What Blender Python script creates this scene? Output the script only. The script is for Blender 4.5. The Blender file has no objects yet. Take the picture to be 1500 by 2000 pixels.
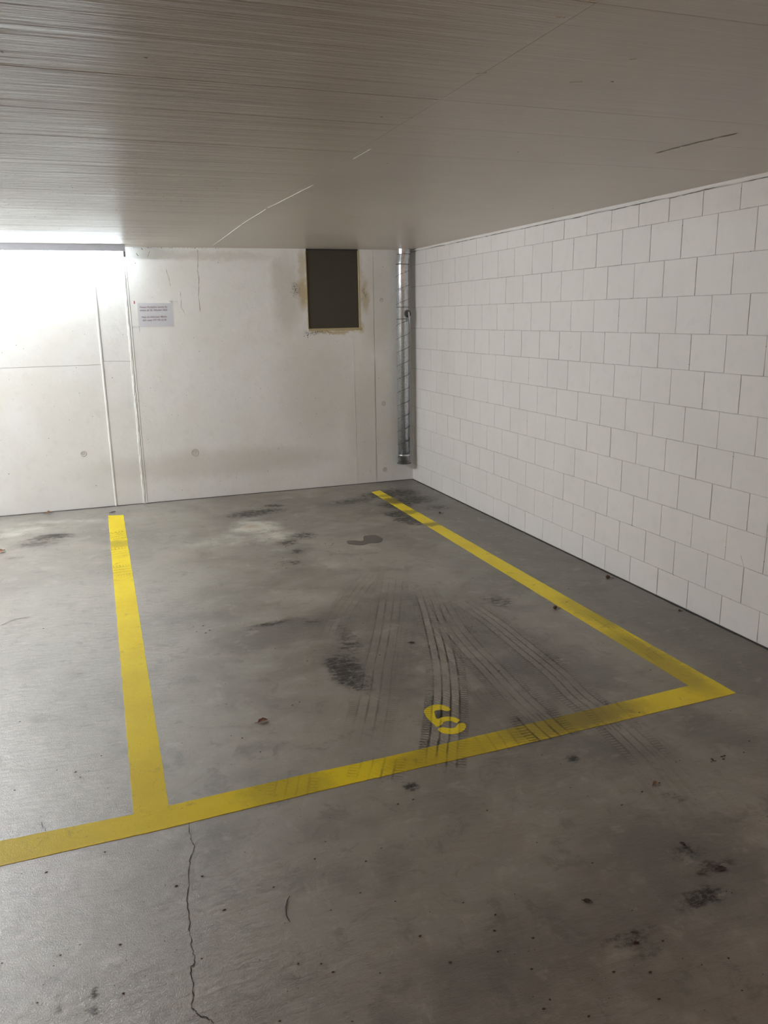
import bpy, bmesh, math, random
import numpy as np
from mathutils import Vector, Matrix, noise

# ---------------------------------------------------------------- camera, world, exposure
H = 2.3                                    # ceiling height
S = 2.3/2.4
CAM = Vector((-3.23478580*S, -8.01143446*S, 1.74616894*S))
A, B, C_ = -0.346304651, -0.239917714, 0.0179523041
R = (Matrix.Rotation(A, 3, 'Z') @ Matrix.Rotation(B, 3, 'X') @ Matrix.Rotation(C_, 3, 'Y'))
FPX = 1564.66562
scn = bpy.context.scene
col = scn.collection
cd = bpy.data.cameras.new('camera'); cam = bpy.data.objects.new('camera', cd); col.objects.link(cam)
right, fwd, up = R.col[0], R.col[1], R.col[2]
M3 = Matrix((right, up, -fwd)).transposed()
cam.matrix_world = Matrix.Translation(CAM) @ M3.to_4x4()
cd.sensor_fit = 'VERTICAL'; cd.sensor_height = 36; cd.sensor_width = 27; cd.lens = FPX/2000*36
cd.clip_start = .05; cd.clip_end = 60
scn.camera = cam
w = bpy.data.worlds.new('world'); scn.world = w; w.use_nodes = True
w.node_tree.nodes['Background'].inputs[0].default_value = (.02, .018, .016, 1)
w.node_tree.nodes['Background'].inputs[1].default_value = .3
scn.view_settings.view_transform = 'Standard'; scn.view_settings.look = 'None'
scn.view_settings.gamma = 1; scn.view_settings.use_curve_mapping = False
scn.view_settings.exposure = 0.0

TUBE_COOL = 32.0          # the visible lamp by the back wall
FILL_FAR = 440.0           # unseen lamp further left, added to brighten the walls
FILL_WARM = 46.0  # unseen warm lamps behind and left, added to tint the foreground
FILL_MID = 335.0          # unseen neutral lamp to the left, added as fill light          
COOL = (.86, .95, 1.0); WARM = (1.0, .50, .27); MIDC = (.98, .985, 1.0)

# ---------------------------------------------------------------- helpers
def ray(px, py):
    return (right*((px-750)/FPX) + fwd - up*((py-1000)/FPX))
def on(px, py, axis, val):
    d = ray(px, py); t = (val-CAM[axis])/d[axis]
    return CAM + d*t
def fl(px, py, z=0.0): return on(px, py, 2, z)
def bw(px, py, y=0.0): return on(px, py, 1, y)
def rw(px, py): return on(px, py, 0, 0.0)
def cl(px, py): return on(px, py, 2, H)
rnd = random.Random(4)

def link(name, me, mat=None, parent=None, smooth=False):
    o = bpy.data.objects.new(name, me); col.objects.link(o)
    if mat and not me.materials: me.materials.append(mat)
    if smooth:
        for p in me.polygons: p.use_smooth = True
    if parent: o.parent = parent
    return o
def fin(name, bm, mat, parent=None, smooth=False):
    bmesh.ops.recalc_face_normals(bm, faces=bm.faces[:])
    me = bpy.data.meshes.new(name); bm.to_mesh(me); bm.free()
    return link(name, me, mat, parent, smooth)
def empty(name, loc, label, cat, group=None):
    o = bpy.data.objects.new(name, None); col.objects.link(o); o.location = loc; o.empty_display_size = .05
    tag(o, label, cat, group); return o
def tag(o, label, cat, group=None):
    o['label'] = label; o['category'] = cat
    if group: o['group'] = group
    return o
def struct(o): o['kind'] = 'structure'; return o
def box(bm, x0, x1, y0, y1, z0, z1):
    v = [bm.verts.new(p) for p in ((x0,y0,z0),(x1,y0,z0),(x1,y1,z0),(x0,y1,z0),(x0,y0,z1),(x1,y0,z1),(x1,y1,z1),(x0,y1,z1))]
    for f in ((0,3,2,1),(4,5,6,7),(0,1,5,4),(1,2,6,5),(2,3,7,6),(3,0,4,7)): bm.faces.new([v[i] for i in f])
    return v
def boxobj(name, b, mat, parent=None, bevel=0):
    bm = bmesh.new(); box(bm, *b)
    if bevel: bmesh.ops.bevel(bm, geom=bm.edges[:], offset=bevel, segments=2, affect='EDGES', profile=.6)
    return fin(name, bm, mat, parent)
def prism(bm, pts, off):
    """closed polygon pts (3D) extruded by vector off"""
    a = [bm.verts.new(p) for p in pts]; b = [bm.verts.new(Vector(p)+Vector(off)) for p in pts]
    bm.faces.new(a); bm.faces.new(b[::-1])
    n = len(a)
    for i in range(n): bm.faces.new((a[i], b[i], b[(i+1) % n], a[(i+1) % n]))
def tube(bm, path, r, seg=12, caps=True, rfun=None):
    rings = []
    path = [Vector(p) for p in path]
    prev = None
    for i, p in enumerate(path):
        t = (path[min(i+1, len(path)-1)]-path[max(i-1, 0)]).normalized()
        ref = prev if prev is not None else (Vector((1,0,0)) if abs(t.x) < .8 else Vector((0,1,0)))
        n = (ref - t*ref.dot(t)).normalized(); prev = n; b = t.cross(n)
        rr = rfun(i) if rfun else r
        rings.append([bm.verts.new(p + (n*math.cos(2*math.pi*k/seg)+b*math.sin(2*math.pi*k/seg))*rr) for k in range(seg)])
    for a, b in zip(rings, rings[1:]):
        for k in range(seg): bm.faces.new((a[k], a[(k+1) % seg], b[(k+1) % seg], b[k]))
    if caps: bm.faces.new(rings[0][::-1]); bm.faces.new(rings[-1])
    return rings

# ---------------------------------------------------------------- node helper
class NT:
    def __init__(s, name):
        s.m = bpy.data.materials.new(name); s.m.use_nodes = True; s.t = s.m.node_tree
        s.t.nodes.clear(); s.out = s.n('ShaderNodeOutputMaterial'); s.b = s.n('ShaderNodeBsdfPrincipled')
        s.l(s.b.outputs[0], s.out.inputs[0])
        s.pos = s.n('ShaderNodeNewGeometry').outputs['Position']
    def n(s, k): return s.t.nodes.new(k)
    def l(s, a, b): s.t.links.new(a, b)
    def put(s, v, inp):
        if hasattr(v, 'links') or isinstance(v, bpy.types.NodeSocket): s.l(v, inp)
        else:
            if isinstance(v, (tuple, list)) and len(v) == 3 and len(inp.default_value) == 4: v = (*v, 1)
            inp.default_value = v
    def m_(s, op, a, b=0, c=0, clamp=False):
        n = s.n('ShaderNodeMath'); n.operation = op; n.use_clamp = clamp
        s.put(a, n.inputs[0]); s.put(b, n.inputs[1]); s.put(c, n.inputs[2]); return n.outputs[0]
    def v_(s, op, a, b=(0,0,0)):
        n = s.n('ShaderNodeVectorMath'); n.operation = op; s.put(a, n.inputs[0])
        if op == 'SCALE': s.put(b, n.inputs[3])
        else: s.put(b, n.inputs[1])
        return n.outputs[0]
    def map(s, vec, loc=(0,0,0), rot=(0,0,0), sc=(1,1,1), kind='POINT'):
        n = s.n('ShaderNodeMapping'); n.vector_type = kind; s.put(vec, n.inputs[0])
        n.inputs['Location'].default_value = loc; n.inputs['Rotation'].default_value = rot; n.inputs['Scale'].default_value = sc
        return n.outputs[0]
    def noise(s, vec, scale, detail=4, rough=.55, dist=0, out=0):
        n = s.n('ShaderNodeTexNoise'); s.put(vec, n.inputs['Vector']); n.inputs['Scale'].default_value = scale
        n.inputs['Detail'].default_value = detail; n.inputs['Roughness'].default_value = rough; n.inputs['Distortion'].default_value = dist
        return n.outputs[out]
    def ramp(s, f, a, b, c=0., d=1.):
        n = s.n('ShaderNodeMapRange'); n.interpolation_type = 'SMOOTHSTEP'; s.put(f, n.inputs[0])
        for i, v in enumerate((a, b, c, d)): n.inputs[i+1].default_value = v
        return n.outputs[0]
    def mix(s, f, a, b, mode='MIX'):
        n = s.n('ShaderNodeMix'); n.data_type = 'RGBA'; n.blend_type = mode
        s.put(f, n.inputs[0]); s.put(a, n.inputs[6]); s.put(b, n.inputs[7]); return n.outputs[2]
    def blob(s, vec, c, r, rot=0, ax='z'):
        rr = {'z': (0,0,rot), 'y': (0,rot,0)}[ax]
        sc = {'z': (r[0], r[1], 1e3), 'y': (r[0], 1e3, r[1])}[ax]
        g = s.n('ShaderNodeTexGradient'); g.gradient_type = 'SPHERICAL'
        s.l(s.map(vec, c, rr, sc, 'TEXTURE'), g.inputs[0]); return g.outputs[1]
    def bump(s, h, strength, dist=.01, prev=None):
        n = s.n('ShaderNodeBump'); n.inputs['Strength'].default_value = 1; n.inputs['Distance'].default_value = dist
        s.put(strength, n.inputs['Strength']); s.put(h, n.inputs['Height'])
        if prev is not None: s.l(prev, n.inputs['Normal'])
        return n.outputs[0]
    def end(s, color, rough, normal=None, metal=0, alpha=None, spec=None):
        s.put(color, s.b.inputs['Base Color']); s.put(rough, s.b.inputs['Roughness']); s.put(metal, s.b.inputs['Metallic'])
        if normal is not None: s.l(normal, s.b.inputs['Normal'])
        if alpha is not None: s.put(alpha, s.b.inputs['Alpha'])
        if spec is not None: s.put(spec, s.b.inputs['Specular IOR Level'])
        return s.m
def plain(name, color, rough=.5, metal=0, emit=None):
    t = NT(name)
    v = t.noise(t.pos, 40, 3)
    c = t.mix(t.ramp(v, .3, .7, 0, .25), color, tuple(x*.8 for x in color))
    m = t.end(c, rough, None, metal)
    if emit: t.b.inputs['Emission Color'].default_value = (*emit[0], 1); t.b.inputs['Emission Strength'].default_value = emit[1]
    return m

# where stains lie on the concrete: image px centre (placed on the floor plane), half sizes, strength
BROAD = [(800,1200,170,70,.6,0),(1000,1270,130,110,.75,20),(760,1330,110,110,.5,0),(1150,1500,260,80,.45,0),(700,1620,260,110,.25,0),
                   (1050,1120,130,60,.45,-40),(1330,1740,240,170,.5,0),(560,1240,150,26,.7,5),(370,1215,90,28,.4,0),(1420,1420,120,60,.5,0),
                   (430,1160,120,30,.25,0),(120,1400,90,16,.3,0),(560,1075,50,16,.5,0),(800,985,110,24,.6,0),(700,980,130,16,.4,0),
                   (560,1480,200,60,.25,0), (1000,1860,300,130,.35,0),(300,1760,300,120,.22,0),(450,1610,90,40,.4,0)]
DARKS = [(690,1320,36,46,.95,0),(680,1262,24,28,.55,0),(660,1240,14,18,.5,0),(498,1003,62,6,.95,4),(535,988,22,4,.85,0),(575,1046,40,9,.75,10),(548,1060,26,6,.8,0),
                  (572,1077,20,6,.7,0),(565,1100,20,7,.6,0),(762,964,50,9,1.,0),(700,978,60,7,.6,0),(790,1003,24,7,1.,-25),(808,1013,26,7,1.,-25),(825,1020,22,5,1.,-25),(808,976,36,9,.9,0),(850,990,24,7,.6,0),(780,985,30,8,.9,0),
                  (112,1050,42,6,.95,6),(80,1062,60,8,.6,6),(38,1090,26,5,.45,0),(520,1222,46,6,.7,6),(590,1222,40,12,.45,0),(975,1172,40,16,.55,0),(1060,1290,40,26,.45,0),
                  (800,1535,14,10,.8,0),(1095,1495,20,14,.6,0),(1345,1690,46,18,.6,0),(1400,1725,54,16,.6,0),(1385,1780,70,22,.6,0),(1250,1850,80,18,.55,0),(1290,1880,60,16,.4,0),
                  (1320,1570,40,20,.4,-20),(185,1925,16,8,.8,0),(178,1962,22,8,.8,0),(95,1962,16,8,.6,0),(545,1100,16,6,.4,0),(415,1280,20,6,.4,0),(325,1290,26,10,.35,0),(180,1310,40,6,.35,0)]
LITES = [(475,1030,48,15,.9,0),(500,1048,60,18,.5,0),(430,1060,70,14,.4,0),(540,1075,50,10,.3,0),(60,1040,90,10,.45,0),(140,1020,100,8,.4,0),(730,1066,40,8,.3,0),(870,1165,60,20,.25,0),(1240,1440,130,30,.25,0),(560,1180,90,20,.25,0),(640,1110,60,20,.3,0)]
RUSTS = [(477,1028,24,4,.8,3)]
# ---------------------------------------------------------------- floor material
def floor_material():
    t = NT('sealed_concrete_floor'); P = t.pos
    warp = t.v_('SCALE', t.v_('SUBTRACT', t.noise(P, 2.2, 5, .6, out=1), (.5,.5,.5)), .17)
    warp2 = t.v_('SCALE', t.v_('SUBTRACT', t.noise(P, 14, 4, .65, out=1), (.5,.5,.5)), .09)
    Q = t.v_('ADD', t.v_('ADD', P, warp), warp2)
    Qs = t.v_('ADD', P, t.v_('SCALE', warp2, .9))
    # mottling of trowelled concrete
    n1 = t.noise(P, .9, 6, .62, .6); n2 = t.noise(P, 4, 6, .6, .4); n3 = t.noise(P, 60, 3, .6)
    c = t.mix(t.ramp(n1, .36, .64), (.175, .152, .124), (.30, .272, .228))
    c = t.mix(t.ramp(n2, .42, .68, 0, .6), c, (.31, .295, .26))
    c = t.mix(t.ramp(n2, .30, .46, .5, 0), c, (.15, .138, .118))
    c = t.mix(t.ramp(n3, .3, .7, .10, 0), c, (.16, .15, .135))
    # overlapping trowel patches with fairly crisp edges
    v = t.n('ShaderNodeTexVoronoi'); v.inputs['Scale'].default_value = 1.5; t.l(Q, v.inputs['Vector'])
    sep = t.n('ShaderNodeSeparateColor'); t.l(v.outputs['Color'], sep.inputs[0])
    c = t.mix(t.ramp(sep.outputs[0], 0, 1, 0, .22), c, (.21, .205, .19))
    nzb = t.ramp(t.noise(P, 7, 6, .65), .25, .75, .55, 1.4)
    nzs = t.ramp(t.noise(t.map(P, rot=(0,0,.15), sc=(22, 30, 1)), 1, 8, .75), .3, .7, .15, 1.7)
    at = t.n('ShaderNodeAttribute'); at.attribute_name = 'stains'
    sa = t.n('ShaderNodeSeparateColor'); t.l(at.outputs['Color'], sa.inputs[0])
    broad = t.ramp(t.m_('MULTIPLY', sa.outputs[0], nzb), .10, .42, 0, 1)
    broad = t.m_('MULTIPLY', broad, .62)
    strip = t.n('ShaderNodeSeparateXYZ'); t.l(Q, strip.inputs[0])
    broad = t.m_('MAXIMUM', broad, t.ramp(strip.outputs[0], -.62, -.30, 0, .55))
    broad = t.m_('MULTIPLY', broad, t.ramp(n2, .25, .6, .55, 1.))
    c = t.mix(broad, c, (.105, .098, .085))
    # oil and rubber stains
    streak = t.noise(t.map(P, sc=(5, 60, 1), rot=(0,0,.15)), 1, 4, .7)
    dark = t.ramp(t.m_('MULTIPLY', sa.outputs[1], nzs), .12, .62)
    dark = t.m_('MULTIPLY', dark, t.ramp(streak, .3, .55, .75, 1.))
    c = t.mix(t.m_('MULTIPLY', dark, t.ramp(n3, .2, .8, .75, 1.)), c, (.028, .026, .023))
    # pale efflorescence with a rusty heart
    lite = t.m_('MULTIPLY', t.ramp(t.m_('MULTIPLY', sa.outputs[2], nzb), .06, .6), .8)
    c = t.mix(lite, c, (.56, .55, .47))
    n4 = t.noise(P, 8, 8, .72, .5); c = t.mix(t.ramp(n4, .54, .68, 0, .35), c, (.40, .375, .32)); c = t.mix(t.ramp(n4, .36, .46, .45, 0), c, (.12, .11, .095))
    rust = t.m_('MULTIPLY', t.ramp(at.outputs['Alpha'], .1, .8), .75); c = t.mix(rust, c, (.34, .25, .16))
    # hairline scratches and specks
    v2 = t.n('ShaderNodeTexVoronoi'); v2.inputs['Scale'].default_value = 13; t.l(P, v2.inputs['Vector'])
    speck = t.ramp(v2.outputs['Distance'], .035, .05, .8, 0)
    s2 = t.n('ShaderNodeSeparateColor'); t.l(v2.outputs['Color'], s2.inputs[0])
    speck = t.m_('MULTIPLY', speck, t.ramp(s2.outputs[1], .72, .74))
    c = t.mix(speck, c, (.03, .025, .02))
    scr = t.noise(t.map(P, rot=(0,0,-.25), sc=(9, 70, 1)), 1, 5, .75)
    c = t.mix(t.ramp(scr, .60, .70, 0, .25), c, (.13, .12, .11))
    rough = t.m_('ADD', t.ramp(n2, .3, .7, .36, .47), t.m_('MULTIPLY', dark, -.08))
    grain = t.noise(P, 230, 3, .7); wav = t.noise(t.map(P, rot=(0,0,-.3), sc=(12, 40, 1)), 1, 4, .6)
    b = t.bump(grain, .55, .0028); b = t.bump(wav, .5, .006, b)
    t.l(b, t.b.inputs['Coat Normal']); cw = t.ramp(strip.outputs[0], -1.9, -2.9, .10, 1)
    cw = t.m_('MULTIPLY', cw, t.m_('SUBTRACT', 1, t.m_('MULTIPLY', dark, .97))); cw = t.m_('MULTIPLY', cw, t.m_('SUBTRACT', 1, t.m_('MULTIPLY', broad, .5)))
    t.l(cw, t.b.inputs['Coat Weight'])
    t.b.inputs['Coat Roughness'].default_value = .22; t.b.inputs['Coat IOR'].default_value = 2.2
    return t.end(c, rough, b, spec=t.m_('SUBTRACT', .42, t.m_('MULTIPLY', dark, .36)))

def wall_mat(name, base, dirty, stains=False, blocks=False):
    t = NT(name); P = t.pos
    n1 = t.noise(P, 1.6, 5, .6, .3); n2 = t.noise(P, 12, 5, .6); n3 = t.noise(P, 90, 4, .6)
    c = t.mix(t.ramp(n1, .35, .7, 0, .55), base, dirty)
    c = t.mix(t.ramp(n2, .5, .8, 0, .3), c, tuple(x*.85 for x in dirty))
    if blocks:
        oi = t.n('ShaderNodeObjectInfo'); c = t.mix(t.ramp(oi.outputs['Random'], 0, 1, 0, .10), c, tuple(x*.82 for x in dirty))
    if stains:
        warp = t.v_('SCALE', t.v_('SUBTRACT', t.noise(P, 9, 5, .7, out=1), (.5,.5,.5)), .13); Q = t.v_('ADD', P, warp)
        def st(px, py, ex, ey, k):
            p = bw(px, py); s_ = .0049
            return t.m_('MULTIPLY', t.ramp(t.blob(Q, (p.x, 0, p.z), (ex*s_*1.3, ey*s_*1.3), 0, 'y'), 0, .7), k)
        def grp(lst):
            acc = None
            for q in lst:
                v_ = st(*q); acc = v_ if acc is None else t.m_('MAXIMUM', acc, v_)
            return acc
        ochre = grp([(592,570,12,34,.85),(590,520,8,30,.5),(713,578,9,34,.7),(650,648,50,5,.8),(706,640,6,16,.5),(705,560,7,60,.35)])
        c = t.mix(ochre, c, (.50, .40, .20))
        grey = grp([(560,580,30,80,.4),(545,540,18,40,.4),(620,760,90,120,.25),(735,600,40,90,.3),(720,820,60,120,.3),(420,905,260,30,.3),(410,500,120,10,.35)])
        c = t.mix(grey, c, (.46, .43, .36))
        brn = grp([(612,652,18,4,.7),(578,564,9,16,.5),(713,573,3,12,.6)])
        c = t.mix(t.m_('MULTIPLY', brn, t.ramp(n3, .4, .6)), c, (.12, .09, .06))
    b = t.bump(n3, .35, .0015)
    b = t.bump(n2, .5, .004, b)
    if stains: b = t.bump(t.noise(P, 3.5, 4, .5), .6, .012, b)
    return t.end(c, .62, b)

def ceiling_material():
    t = NT('painted_board_marked_ceiling'); P = t.pos
    n1 = t.noise(P, 1.3, 5, .6)
    st = t.noise(t.map(P, sc=(.7, 24, 1)), 1, 7, .66); st2 = t.noise(t.map(P, sc=(2.5, 120, 1)), 1, 4, .6)
    sx = t.n('ShaderNodeSeparateXYZ'); t.l(P, sx.inputs[0])
    left = t.ramp(sx.outputs[0], -1.9, -2.9, .10, 1)
    c = t.mix(t.ramp(n1, .3, .7), (.60, .535, .475), (.66, .60, .535))
    c = t.mix(t.m_('MULTIPLY', t.ramp(st, .55, .72), t.m_('MULTIPLY', left, .35)), c, (.40, .365, .32))
    b = t.bump(st, left, .022); b = t.bump(st2, t.m_('MULTIPLY', left, .8), .006, b)
    st3 = t.noise(t.map(P, sc=(.45, 7, 1)), 1, 6, .7); b = t.bump(st3, t.m_('MULTIPLY', left, .8), .05, b)
    c = t.mix(t.m_('MULTIPLY', t.ramp(st3, .5, .62), t.m_('MULTIPLY', left, .3)), c, (.42, .38, .33))
    b = t.bump(t.noise(P, 80, 3), .15, .001, b)
    return t.end(c, t.ramp(n1, .3, .7, .34, .42), b, spec=.5)

def yellow_material():
    t = NT('yellow_road_paint'); P = t.pos
    n1 = t.noise(P, 3, 5, .6); n2 = t.noise(P, 45, 5, .7); n3 = t.noise(P, 12, 5, .7, .8)
    c = t.mix(t.ramp(n1, .3, .7), (.76, .58, .002), (.84, .67, .003))
    c = t.mix(t.ramp(n3, .56, .74, 0, .55), c, (.33, .24, .015))
    c = t.mix(t.ramp(n2, .62, .74, 0, .6), c, (.14, .10, .02))
    wp = t.v_('ADD', P, t.v_('SCALE', t.v_('SUBTRACT', t.noise(P, 25, 5, .7, out=1), (.5,.5,.5)), .12))
    for px, py, rx, ry, k in ((772,978,.14,.16,.85), (757,968,.12,.06,.5), (800,1000,.10,.08,.6), (845,1024,.12,.07,.7), (1150,1195,.10,.30,.3), (1280,1290,.12,.45,.45), (870,1475,.28,.12,.4), (1080,1415,.35,.12,.55), (1160,1395,.3,.12,.5), (232,1062,.14,.12,.4), (560,1540,.2,.12,.35)):
        q = fl(px, py); gg = t.blob(wp, (q.x, q.y, 0), (rx*1.3, ry*1.3)); c = t.mix(t.m_('MULTIPLY', t.ramp(gg, .1, .6), k), c, (.10, .075, .012))
    b = t.bump(t.noise(P, 230, 3, .7), .5, .002); b = t.bump(t.noise(P, 30, 3), .4, .003, b)
    return t.end(c, .42, b, spec=.32)

def tread_material(name, color, mode, strength):
    t = NT(name)
    uv = t.n('ShaderNodeUVMap').outputs[0]
    s_ = t.n('ShaderNodeSeparateXYZ'); t.l(uv, s_.inputs[0]); u, v = s_.outputs[0], s_.outputs[1]
    at = t.n('ShaderNodeAttribute'); at.attribute_name = 'fade'; fade = at.outputs['Fac']
    d = t.m_('ABSOLUTE', t.m_('SUBTRACT', t.m_('FRACT', t.m_('MULTIPLY', u, 5)), .5))
    groove = t.ramp(d, .36, .44)
    edge = t.ramp(t.m_('ABSOLUTE', t.m_('SUBTRACT', u, .5)), .30, .32)
    sipe = t.m_('MULTIPLY', t.ramp(t.m_('FRACT', t.m_('MULTIPLY', v, 52)), .62, .75), edge)
    mid = t.m_('MULTIPLY', t.ramp(t.m_('FRACT', t.m_('ADD', t.m_('MULTIPLY', v, 40), t.m_('MULTIPLY', u, 6))), .8, .9), .5)
    gaps = t.m_('MAXIMUM', groove, t.m_('MAXIMUM', sipe, mid))
    patch = t.ramp(t.noise(t.pos, 5, 5, .65), .33, .62, .15, 1)
    fine = t.ramp(t.noise(t.pos, 70, 3, .7), .25, .6, .5, 1)
    k = t.m_('SUBTRACT', 1, gaps) if mode == 'light' else gaps
    if mode == 'smear': k = t.ramp(t.noise(t.map(uv, sc=(14, 1.2, 1)), 1, 4, .7), .42, .62)
    sidef = t.ramp(t.m_('ABSOLUTE', t.m_('SUBTRACT', u, .5)), .46, .5, 1, 0)
    a = t.m_('MULTIPLY', t.m_('MULTIPLY', k, patch), t.m_('MULTIPLY', t.m_('MULTIPLY', fine, fade), strength))
    if mode == 'both':
        cc = t.mix(gaps, color, (.05, .045, .038))
        a = t.m_('MULTIPLY', t.m_('MULTIPLY', t.ramp(gaps, 0, 1, .9, 1.), patch), t.m_('MULTIPLY', t.m_('MULTIPLY', fine, fade), strength))
        return t.end(cc, .55, None, alpha=t.m_('MULTIPLY', a, sidef))
    return t.end(color, .55, None, alpha=t.m_('MULTIPLY', a, sidef))

FLOOR = floor_material()
BACKW = wall_mat('painted_concrete_wall', (.84, .86, .845), (.77, .765, .71), stains=True)
BLOCK = wall_mat('white_painted_block', (.80, .785, .76), (.74, .72, .695), blocks=True)
MORTAR = wall_mat('painted_mortar', (.56, .54, .51), (.40, .38, .36))
PLASTER = wall_mat('plain_painted_wall', (.62, .60, .56), (.55, .52, .48))
CEIL = ceiling_material()
YEL = yellow_material()
DARK = plain('dark_joint_filler', (.035, .034, .032), .8)
PIT = plain('pit_shadow_grime', (.16, .15, .13), .9)
CRACK = plain('hairline_crack_grime', (.06, .055, .05), .9)
OLIVE = plain('dark_olive_board', (.062, .056, .040), .75)
FOAM = plain('yellowed_sealant', (.50, .42, .24), .7)
def steel(name, col_, r):
    t = NT(name); n = t.noise(t.map(t.pos, sc=(30, 30, 3)), 1, 3); v = t.noise(t.pos, 60, 3)
    return t.end(t.mix(t.ramp(v, .3, .7), col_, tuple(x*.75 for x in col_)), t.ramp(n, .3, .7, r, r+.1), None, .86)
ZINC = steel('galvanised_steel', (.74, .78, .82), .26)
ZDARK = steel('dark_steel_seam', (.14, .15, .155), .5)
LEAD = plain('dark_grey_plate', (.10, .105, .11), .5)
LAMPM = plain('lamp_housing_metal', (.42, .44, .48), .45)
PAPER = plain('printer_paper', (.66, .67, .72), .6)
INK = plain('dark_red_ink', (.13, .02, .03), .6)
RED = plain('red_sticker', (.42, .02, .02), .6)
LEAF = plain('dry_brown_leaf', (.16, .065, .03), .6)
LEAF2 = plain('dry_russet_leaf', (.22, .10, .05), .6)
DKLEAF = plain('dark_leaf_scrap', (.035, .02, .014), .6)
SEED = plain('brown_seed', (.07, .035, .02), .6)
TWIGM = plain('dry_twig', (.045, .028, .018), .7)
WCRACK = plain('wall_hairline', (.36, .35, .31), .9)
WHITE = plain('white_filler', (.80, .78, .73), .6)
t = NT('clear_plastic'); m = t.end((.9, .92, .95), .12, t.bump(t.noise(t.pos, 22, 3, .6, 1.2), .7, .006), alpha=.22, spec=.6); SLEEVE = m
t = NT('clear_tape'); TAPE = t.end((.86, .88, .88), .3, None, alpha=.25)
t = NT('wet_oily_water'); m = t.end(t.mix(t.ramp(t.noise(t.pos, 12, 3), .3, .7), (.075,.066,.05), (.05,.043,.033)), .16, None); WET = m
LIGHTTREAD = tread_material('pale_tread_dust', (.54, .50, .43), 'both', .6)
DARKTREAD = tread_material('dark_tread_rubber', (.03, .027, .022), 'dark', .55)
SMEAR = tread_material('rubber_smear', (.05, .045, .038), 'smear', .14)

# ---------------------------------------------------------------- the setting
XL, YF = -11.0, -13.5
def make_floor():
    gx = np.concatenate(([XL, -7.5], np.arange(-5.0, .001, .02), [.25])); gy = np.concatenate(([YF, -9.5], np.arange(-7.4, .001, .02), [.25]))
    X, Y = np.meshgrid(gx, gy); nx, ny = len(gx), len(gy)
    V = np.stack([X.ravel(), Y.ravel(), np.zeros(nx*ny)], 1)
    idx = np.arange(nx*ny).reshape(ny, nx)
    F = np.stack([idx[:-1, :-1].ravel(), idx[:-1, 1:].ravel(), idx[1:, 1:].ravel(), idx[1:, :-1].ravel()], 1)
    n = len(V); ex = [(XL, YF), (.25, YF), (.25, .25), (XL, .25)]
    V = np.vstack([V, [(a, b, -.25) for a, b in ex]])
    me = bpy.data.meshes.new('floor')
    c = [int(idx[0, 0]), int(idx[0, -1]), int(idx[-1, -1]), int(idx[-1, 0])]
    faces = F.tolist()+[[n, n+3, n+2, n+1]]
    for k in range(4): faces.append([c[k], n+k, n+(k+1) % 4, c[(k+1) % 4]])
    me.from_pydata(V.tolist(), [], faces)
    wx = np.zeros(len(V)); wy = np.zeros(len(V)); r_ = np.random.RandomState(3)
    for f in (1.1, 1.9, 3.1, 5.3, 8.7, 13.1, 19.):
        for _ in range(2):
            a = r_.uniform(0, 6.28); p1, p2 = r_.uniform(0, 6.28, 2)
            q = (V[:, 0]*math.cos(a)+V[:, 1]*math.sin(a))*f*2.2
            wx += np.sin(q+p1)*.045/f**.8; wy += np.sin(q*1.13+p2)*.045/f**.8
    def field_(lst, warp):
        out = np.zeros(len(V)); x = V[:, 0]+wx*warp; y = V[:, 1]+wy*warp
        for px, py, ex_, ey_, k, rot in lst:
            p = fl(px, py); rx = max((fl(px+ex_, py)-p).length, .02)*1.5; ry = max((fl(px, py+ey_)-p).length, .02)*1.5
            a = math.radians(rot); dx, dy = x-p.x, y-p.y
            u = (dx*math.cos(a)+dy*math.sin(a))/rx; v = (-dx*math.sin(a)+dy*math.cos(a))/ry
            out = np.maximum(out, np.clip(1-np.sqrt(u*u+v*v), 0, 1)*k)
        return out
    colr = np.stack([field_(BROAD, 1.6), field_(DARKS, .55), field_(LITES, 1.), field_(RUSTS, .5)], 1)
    at = me.attributes.new('stains', 'FLOAT_COLOR', 'POINT'); at.data.foreach_set('color', colr.astype(np.float32).ravel())
    me.update(); me.validate()
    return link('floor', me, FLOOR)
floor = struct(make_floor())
bm = bmesh.new(); box(bm, XL, .25, YF, .25, H+.012, H+.25)
ceiling = struct(fin('ceiling', bm, DARK))
struct(boxobj('wall_left', (XL-.2, XL, YF, .25, 0, H), PLASTER))
struct(boxobj('wall_front', (XL, .25, YF-.2, YF, 0, H), PLASTER))
bm = bmesh.new(); box(bm, XL, .2, .03, .2, 0, H)
wall_back = struct(fin('wall_back', bm, DARK))
bm = bmesh.new(); box(bm, .0035, .2, YF, .0, 0, H)
wall_right = struct(fin('wall_right', bm, MORTAR))

# ceiling panels (formwork sheets) with hairline joints
ys = sorted([0, cl(0,475).y+.02, cl(0,445).y, cl(0,405).y, cl(0,367).y, cl(0,353).y, cl(0,316).y, cl(0,260).y, cl(0,192).y, cl(0,127).y, cl(1500,50).y, cl(1500,50).y-1.2, cl(1500,50).y-2.6, -11, YF], reverse=True)
XS = -2.03
for i in range(len(ys)-1):
    y1, y0 = ys[i], ys[i+1]
    dz = rnd.uniform(0, .0004)
    for (a, b, dd) in ((XL, XS, dz), (XS, 0, dz*.4)):
        boxobj('ceiling_panel', (a+.0004, b-.0004, y0+(.002 if a < XS-.1 else .0006), y1-(.002 if a < XS-.1 else .0006), H-dd if a < XS-.1 else H-dd, H+.012), CEIL, ceiling, .0007)
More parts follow.
